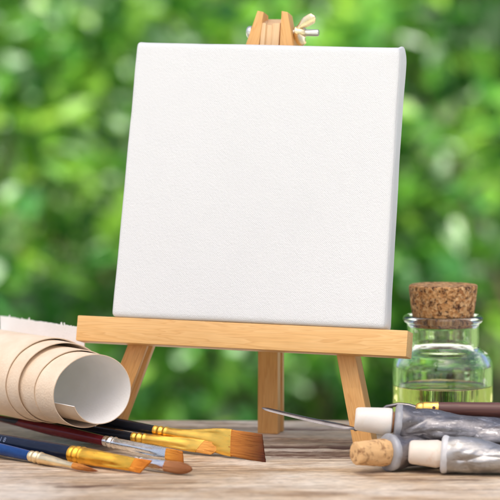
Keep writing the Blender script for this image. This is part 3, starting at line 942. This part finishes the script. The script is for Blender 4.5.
# ------------------------------------------------------------------ corked bottle of oil
def bottle():
    bx, by = 10.68, 4.0
    t = thing("oil_bottle", "clear glass bottle half full of pale yellow oil, stoppered with a wide cork", "bottle", (bx, by, 0))
    M = Matrix.Translation((bx, by, 0.02))
    m, N, L, P = new_mat("bottle_glass")
    P.inputs["Base Color"].default_value = (.985, .995, .99, 1)
    P.inputs["Roughness"].default_value = 0
    P.inputs["IOR"].default_value = 1.5
    P.inputs["Transmission Weight"].default_value = 1
    v = coords(N, L)
    bump(N, L, P, nz(N, L, v, .9, 2, .4), .10, .10)
    prof = [(0, .10), (1.6, .10), (2.2, .02), (2.5, 0), (2.68, .08), (2.76, .3), (2.77, .8), (2.77, 3.6), (2.755, 3.86), (2.70, 4.08), (2.60, 4.26), (2.44, 4.42), (2.24, 4.54), (2.08, 4.64), (2.0, 4.76), (1.98, 4.92),
            (1.98, 5.7), (1.985, 5.95), (2.04, 6.1), (2.15, 6.16), (2.22, 6.26), (2.23, 6.38), (2.17, 6.48), (2.05, 6.53), (1.85, 6.52), (1.74, 6.42), (1.70, 6.2),
            (1.69, 5.6), (1.69, 4.86), (1.73, 4.62), (1.86, 4.44), (2.08, 4.30), (2.28, 4.14), (2.41, 3.94), (2.46, 3.74), (2.47, 3.5), (2.47, .8), (2.42, .5), (2.2, .34), (1.5, .36), (0, .38)]
    pr = []
    for (r0, h0), (r1, h1) in zip(prof, prof[1:]):
        k = 8 if abs(h1 - h0) > .6 else 2
        for i in range(k): pr.append((r0 + (r1 - r0) * i / k, h0 + (h1 - h0) * i / k))
    pr.append(prof[-1])
    V, F = lathe(pr, 96, jitter=lambda a, h: .006 * noise.noise(Vector((cos(a) * 1.5, sin(a) * 1.5, h * .8))))
    fix_normals(link_mesh("glass_body", V, F, m, t, matrix=M, sharp=None))
    m2, N, L, P = new_mat("pale_oil")
    P.inputs["Base Color"].default_value = (.96, .89, .44, 1)
    P.inputs["Roughness"].default_value = 0
    P.inputs["IOR"].default_value = 1.47
    P.inputs["Transmission Weight"].default_value = 1
    V, F = lathe([(0, .372), (1.5, .352), (2.205, .332), (2.43, .495), (2.478, .8), (2.478, 1.6), (2.478, 2.66), (2.40, 2.61), (2.28, 2.59), (0, 2.59)], 96)
    fix_normals(link_mesh("oil", V, F, m2, t, matrix=M, sharp=60))
    m3, N, L, P = new_mat("cork")
    v = coords(N, L)
    vo = N.new("ShaderNodeTexVoronoi"); vo.inputs["Scale"].default_value = 8; vo.inputs["Randomness"].default_value = 1; L.new(mix(N, L, .22, v, N.new("ShaderNodeTexNoise").outputs["Color"]), vo.inputs["Vector"])
    n = nz(N, L, v, 3.2, 6, .7)
    c = ramp(N, L, vo.outputs["Color"], [(.1, (.40, .16, .045)), (.5, (.64, .33, .12)), (.9, (.80, .50, .24))])
    c = mix(N, L, ramp(N, L, n, [(.51, 0), (.60, .97)]), c, (.10, .03, .010))
    c = mix(N, L, ramp(N, L, nz(N, L, v, 8, 3), [(.6, 0), (.7, .6)]), c, (.68, .50, .33))
    L.new(c, P.inputs["Base Color"]); P.inputs["Roughness"].default_value = .85
    bump(N, L, P, math_node(N, L, 'SUBTRACT', vo.outputs["Distance"], math_node(N, L, 'MULTIPLY', ramp(N, L, n, [(.5, 0), (.66, 1)]), 1.2)), .8, .06)
    V, F = lathe(densify([(0, 5.92), (1.55, 5.92), (1.62, 5.97), (1.80, 7.2), (1.90, 8.12), (1.87, 8.19), (1.80, 8.22), (0, 8.22)], 10), 110,
                 jitter=lambda a, h: .006 * noise.noise(Vector((cos(a) * 6, sin(a) * 6, h * 4))) + .004 * noise.noise(Vector((cos(a) * 16, sin(a) * 16, h * 9))))
    fix_normals(link_mesh("cork_stopper", V, F, m3, t, matrix=M, sharp=50))
bottle()

# ------------------------------------------------------------------ shrubs and trees behind the table
def leaf_mat(name, col, trans, rough=.36, tl=.4):
    m, N, L, P = new_mat(name)
    P.inputs["Base Color"].default_value = (*col, 1)
    P.inputs["Roughness"].default_value = rough
    v = coords(N, L, (.02, .02, .02))
    n = nz(N, L, v, 4, 4)
    L.new(ramp(N, L, n, [(.3, tuple(c * .75 for c in col)), (.7, tuple(c * 1.2 for c in col))]), P.inputs["Base Color"])
    tr = N.new("ShaderNodeBsdfTranslucent"); tr.inputs[0].default_value = (*trans, 1)
    mx = N.new("ShaderNodeMixShader"); mx.inputs[0].default_value = tl
    L.new(P.outputs[0], mx.inputs[1]); L.new(tr.outputs[0], mx.inputs[2])
    L.new(mx.outputs[0], N["Material Output"].inputs["Surface"])
    return m
# young spring leaves: thin, pale and strongly translucent
LEAVES = [leaf_mat("leaf_deep_green", (.036, .14, .034), (.10, .38, .06)), leaf_mat("leaf_green", (.090, .24, .032), (.24, .56, .06)),
          leaf_mat("leaf_yellow_green", (.17, .34, .04), (.42, .70, .09)), leaf_mat("leaf_sky_glint", (.36, .50, .34), (.36, .58, .30), .35)]  # last one: sky glints off glossy leaves painted as a pale leaf colour
BARK = plain("bark", (.12, .08, .05), .9, 0, .35, .3, bmp=.6)

def leaf_cloud(rnd, clumps, per, size, mixw):
    V, F, fm = [], [], []
    for c, cr, tone in clumps:
        for _ in range(per):
            d = Vector((rnd.gauss(0, 1), rnd.gauss(0, 1), rnd.gauss(0, .8)))
            d = d.normalized() * cr * rnd.random() ** .45
            p = c + d
            if p.z < GZ + 2: continue
            out = (d.normalized() * .8 + Vector((rnd.gauss(0, .6), rnd.gauss(0, .6), rnd.gauss(-.15, .45)))).normalized()
            up = (Vector((0, 0, 1)) + Vector((rnd.gauss(0, .55), rnd.gauss(0, .55), rnd.gauss(0, .4)))).normalized()
            s = out.cross(up)
            if s.length < .05: continue
            s.normalize(); nrm = s.cross(out)
            l = size * rnd.uniform(.6, 1.25); w = l * rnd.uniform(.22, .34)
            b = len(V); dr = -nrm * l * rnd.uniform(.02, .2)
            for a, k, h in ((0, 0, 0), (.3, 1, .12), (.68, .85, .10), (1, 0, 0), (.68, -.85, .10), (.3, -1, .12)):
                V.append(tuple(p + out * l * a + s * w * k + nrm * w * h * 2 + dr * a * a))
            F.append((b, b + 1, b + 2, b + 3)); F.append((b, b + 3, b + 4, b + 5))
            k = rnd.choices(range(4), [mixw[q] * (tone[q]) for q in range(4)])[0]
            fm += [k, k]
    return V, F, fm

def tones(rnd):
    return rnd.choice([(1.8, 1, .4, .5), (1, 1.2, 1, .9), (.5, 1, 1.8, .8), (.6, .9, .9, 3.0)])

def shrub(label, x, y, h, rx, seed, mixw, n_cl=46, per=62, size=8):
    rnd = random.Random(seed)
    t = thing("leafy_shrub", label, "shrub", (x, y, GZ), "shrubs growing behind the table")
    base = Vector((x, y, GZ)); clumps = []
    for _ in range(n_cl):
        a = rnd.uniform(0, 2 * pi); q = sqrt(rnd.random()); zz = rnd.random() ** .9
        k = (1 - .55 * zz ** 2.2) * (.72 + .3 * sm(0, .25, zz))
        clumps.append((base + Vector((rx * k * q * cos(a), rx * .75 * k * q * sin(a), 8 + (h - 14) * zz)), rnd.uniform(13, 24), tones(rnd)))
    V, F, fm = leaf_cloud(rnd, clumps, per, size, mixw)
    link_mesh("foliage", V, F, LEAVES, t, fmat=fm, smooth=False)
    SV, SF = [], []
    for i in range(9):
        c = clumps[i][0]; q = base + Vector((rnd.uniform(-8, 8), rnd.uniform(-8, 8), -3))
        mid = (q + c) / 2 + Vector((rnd.uniform(-6, 6), rnd.uniform(-6, 6), 8))
        v, f = sweep([q, q * .6 + mid * .4, mid, mid * .4 + c * .6, c], [1.5, 1.2, .95, .7, .35], 7)
        b = len(SV); SV += v; SF += [tuple(b + k for k in g) for g in f]
    link_mesh("stems", SV, SF, BARK, t)
    return t

def tree(label, x, y, h, rx, seed, mixw, z0=.22):
    rnd = random.Random(seed)
    t = thing("garden_tree", label, "tree", (x, y, GZ), "trees growing behind the shrubs")
    base = Vector((x, y, GZ)); clumps = []
    for _ in range(64):
        a = rnd.uniform(0, 2 * pi); q = rnd.random() ** .4; zz = rnd.random()
        k = sin(pi * (.12 + .80 * zz)) ** .7
        clumps.append((base + Vector((rx * k * q * cos(a), rx * k * q * sin(a), h * (z0 + (1 - z0) * zz))), rnd.uniform(26, 46), tones(rnd)))
    V, F, fm = leaf_cloud(rnd, clumps, 70, 13, mixw)
    link_mesh("crown", V, F, LEAVES, t, fmat=fm, smooth=False)
    top = base + Vector((rnd.uniform(-15, 15), rnd.uniform(-15, 15), h * .8))
    tr = [base + Vector((0, 0, -4)), base.lerp(top, .2) + Vector((3, 2, 0)), base.lerp(top, .45) + Vector((-3, 2, 0)), base.lerp(top, .7), top]
    SV, SF = sweep(tr, [11, 8.5, 7, 4.5, 1.5], 12)
    for i in range(12):
        s = base.lerp(top, rnd.uniform(.3, .85)); c = clumps[i][0]
        v, f = sweep([s, s.lerp(c, .5) + Vector((0, 0, 8)), c], [2.8, 1.8, .5], 7)
        b = len(SV); SV += v; SF += [tuple(b + k for k in g) for g in f]
    link_mesh("trunk", SV, SF, BARK, t)
    return t

SHRUBS = [("leafy yellow-green shrub behind the left edge of the canvas", -62, 430, 182, 62, 11, (1, 1.6, 1.6, .8)),
          ("bushy green shrub beyond the gap between the easel legs", 12, 470, 170, 60, 12, (1.5, 1.4, .7, .8)),
          ("dark green shrub behind the corked bottle", 78, 440, 178, 62, 13, (2.0, 1.2, .5, .6)),
          ("tall light green shrub far behind the canvas", -20, 560, 215, 80, 14, (.8, 1.5, 1.9, .8)),
          ("wide green shrub behind the upper right of the canvas", 62, 570, 205, 85, 15, (1.1, 1.5, 1.2, .9)),
          ("rounded shrub outside the picture on the left", -165, 450, 180, 70, 16, (1.2, 1.4, 1, .6)),
          ("rounded shrub outside the picture on the right", 180, 460, 185, 72, 17, (1.3, 1.4, 1, .6)),
          ("light green shrub far behind the cloth roll", -105, 570, 220, 85, 18, (.8, 1.5, 1.8, .8)),
          ("tall shrub deep behind the bottle's right side", 150, 590, 220, 85, 19, (1.2, 1.4, 1.1, .6))]
for s in SHRUBS: shrub(*s)
TREES = [("dense green tree behind the shrubs at the left", -150, 800, 430, 150, 31, (1.2, 1.4, 1.1, .6)), ("tall green tree behind the middle shrubs", 20, 860, 480, 165, 32, (1.1, 1.4, 1.3, .6)),
         ("broad green tree behind the shrubs at the right", 190, 820, 440, 150, 33, (1.3, 1.4, 1, .6)), ("big tree far off at the far left", -360, 950, 500, 170, 34, (1.3, 1.4, 1, .6)),
         ("big tree far off at the far right", 400, 960, 500, 170, 35, (1.3, 1.4, 1, .6))]
for s in TREES: tree(*s)

# unseen tree added towards the sun to shade the table
def shade_tree():
    rnd = random.Random(77)
    dist = 250
    hd = Vector((to_sun.x, to_sun.y, 0)).normalized()
    c = Vector((0, -2, 8)) + hd * dist + Vector((0, 0, dist * math.tan(radians(SUN_EL))))
    base = Vector((c.x, c.y, GZ))
    t = thing("garden_tree", "unseen tall leafy tree added to shade the table with its high crown", "tree", base, None)
    clumps = []
    for _ in range(110):
        d = Vector((rnd.gauss(0, 1), rnd.gauss(0, 1), rnd.gauss(0, 1))).normalized() * rnd.random() ** .4
        clumps.append((c + Vector((d.x * 120, d.y * 120, d.z * 95)), rnd.uniform(28, 44), tones(rnd)))
    V, F, fm = leaf_cloud(rnd, clumps, 17, 17, (1.3, 1.4, .8, .5))
    link_mesh("crown", V, F, LEAVES, t, fmat=fm, smooth=False)
    SV, SF = sweep([base - Vector((0, 0, 4)), base.lerp(c, .3) + Vector((5, 3, 0)), base.lerp(c, .6), c], [14, 11, 9, 5], 14)
    for i in range(14):
        s = base.lerp(c, rnd.uniform(.55, .95)); q = clumps[i][0]
        v, f = sweep([s, s.lerp(q, .5) + Vector((0, 0, 10)), q], [3.5, 2.2, .6], 8)
        b = len(SV); SV += v; SF += [tuple(b + k for k in g) for g in f]
    link_mesh("trunk", SV, SF, BARK, t)
shade_tree()
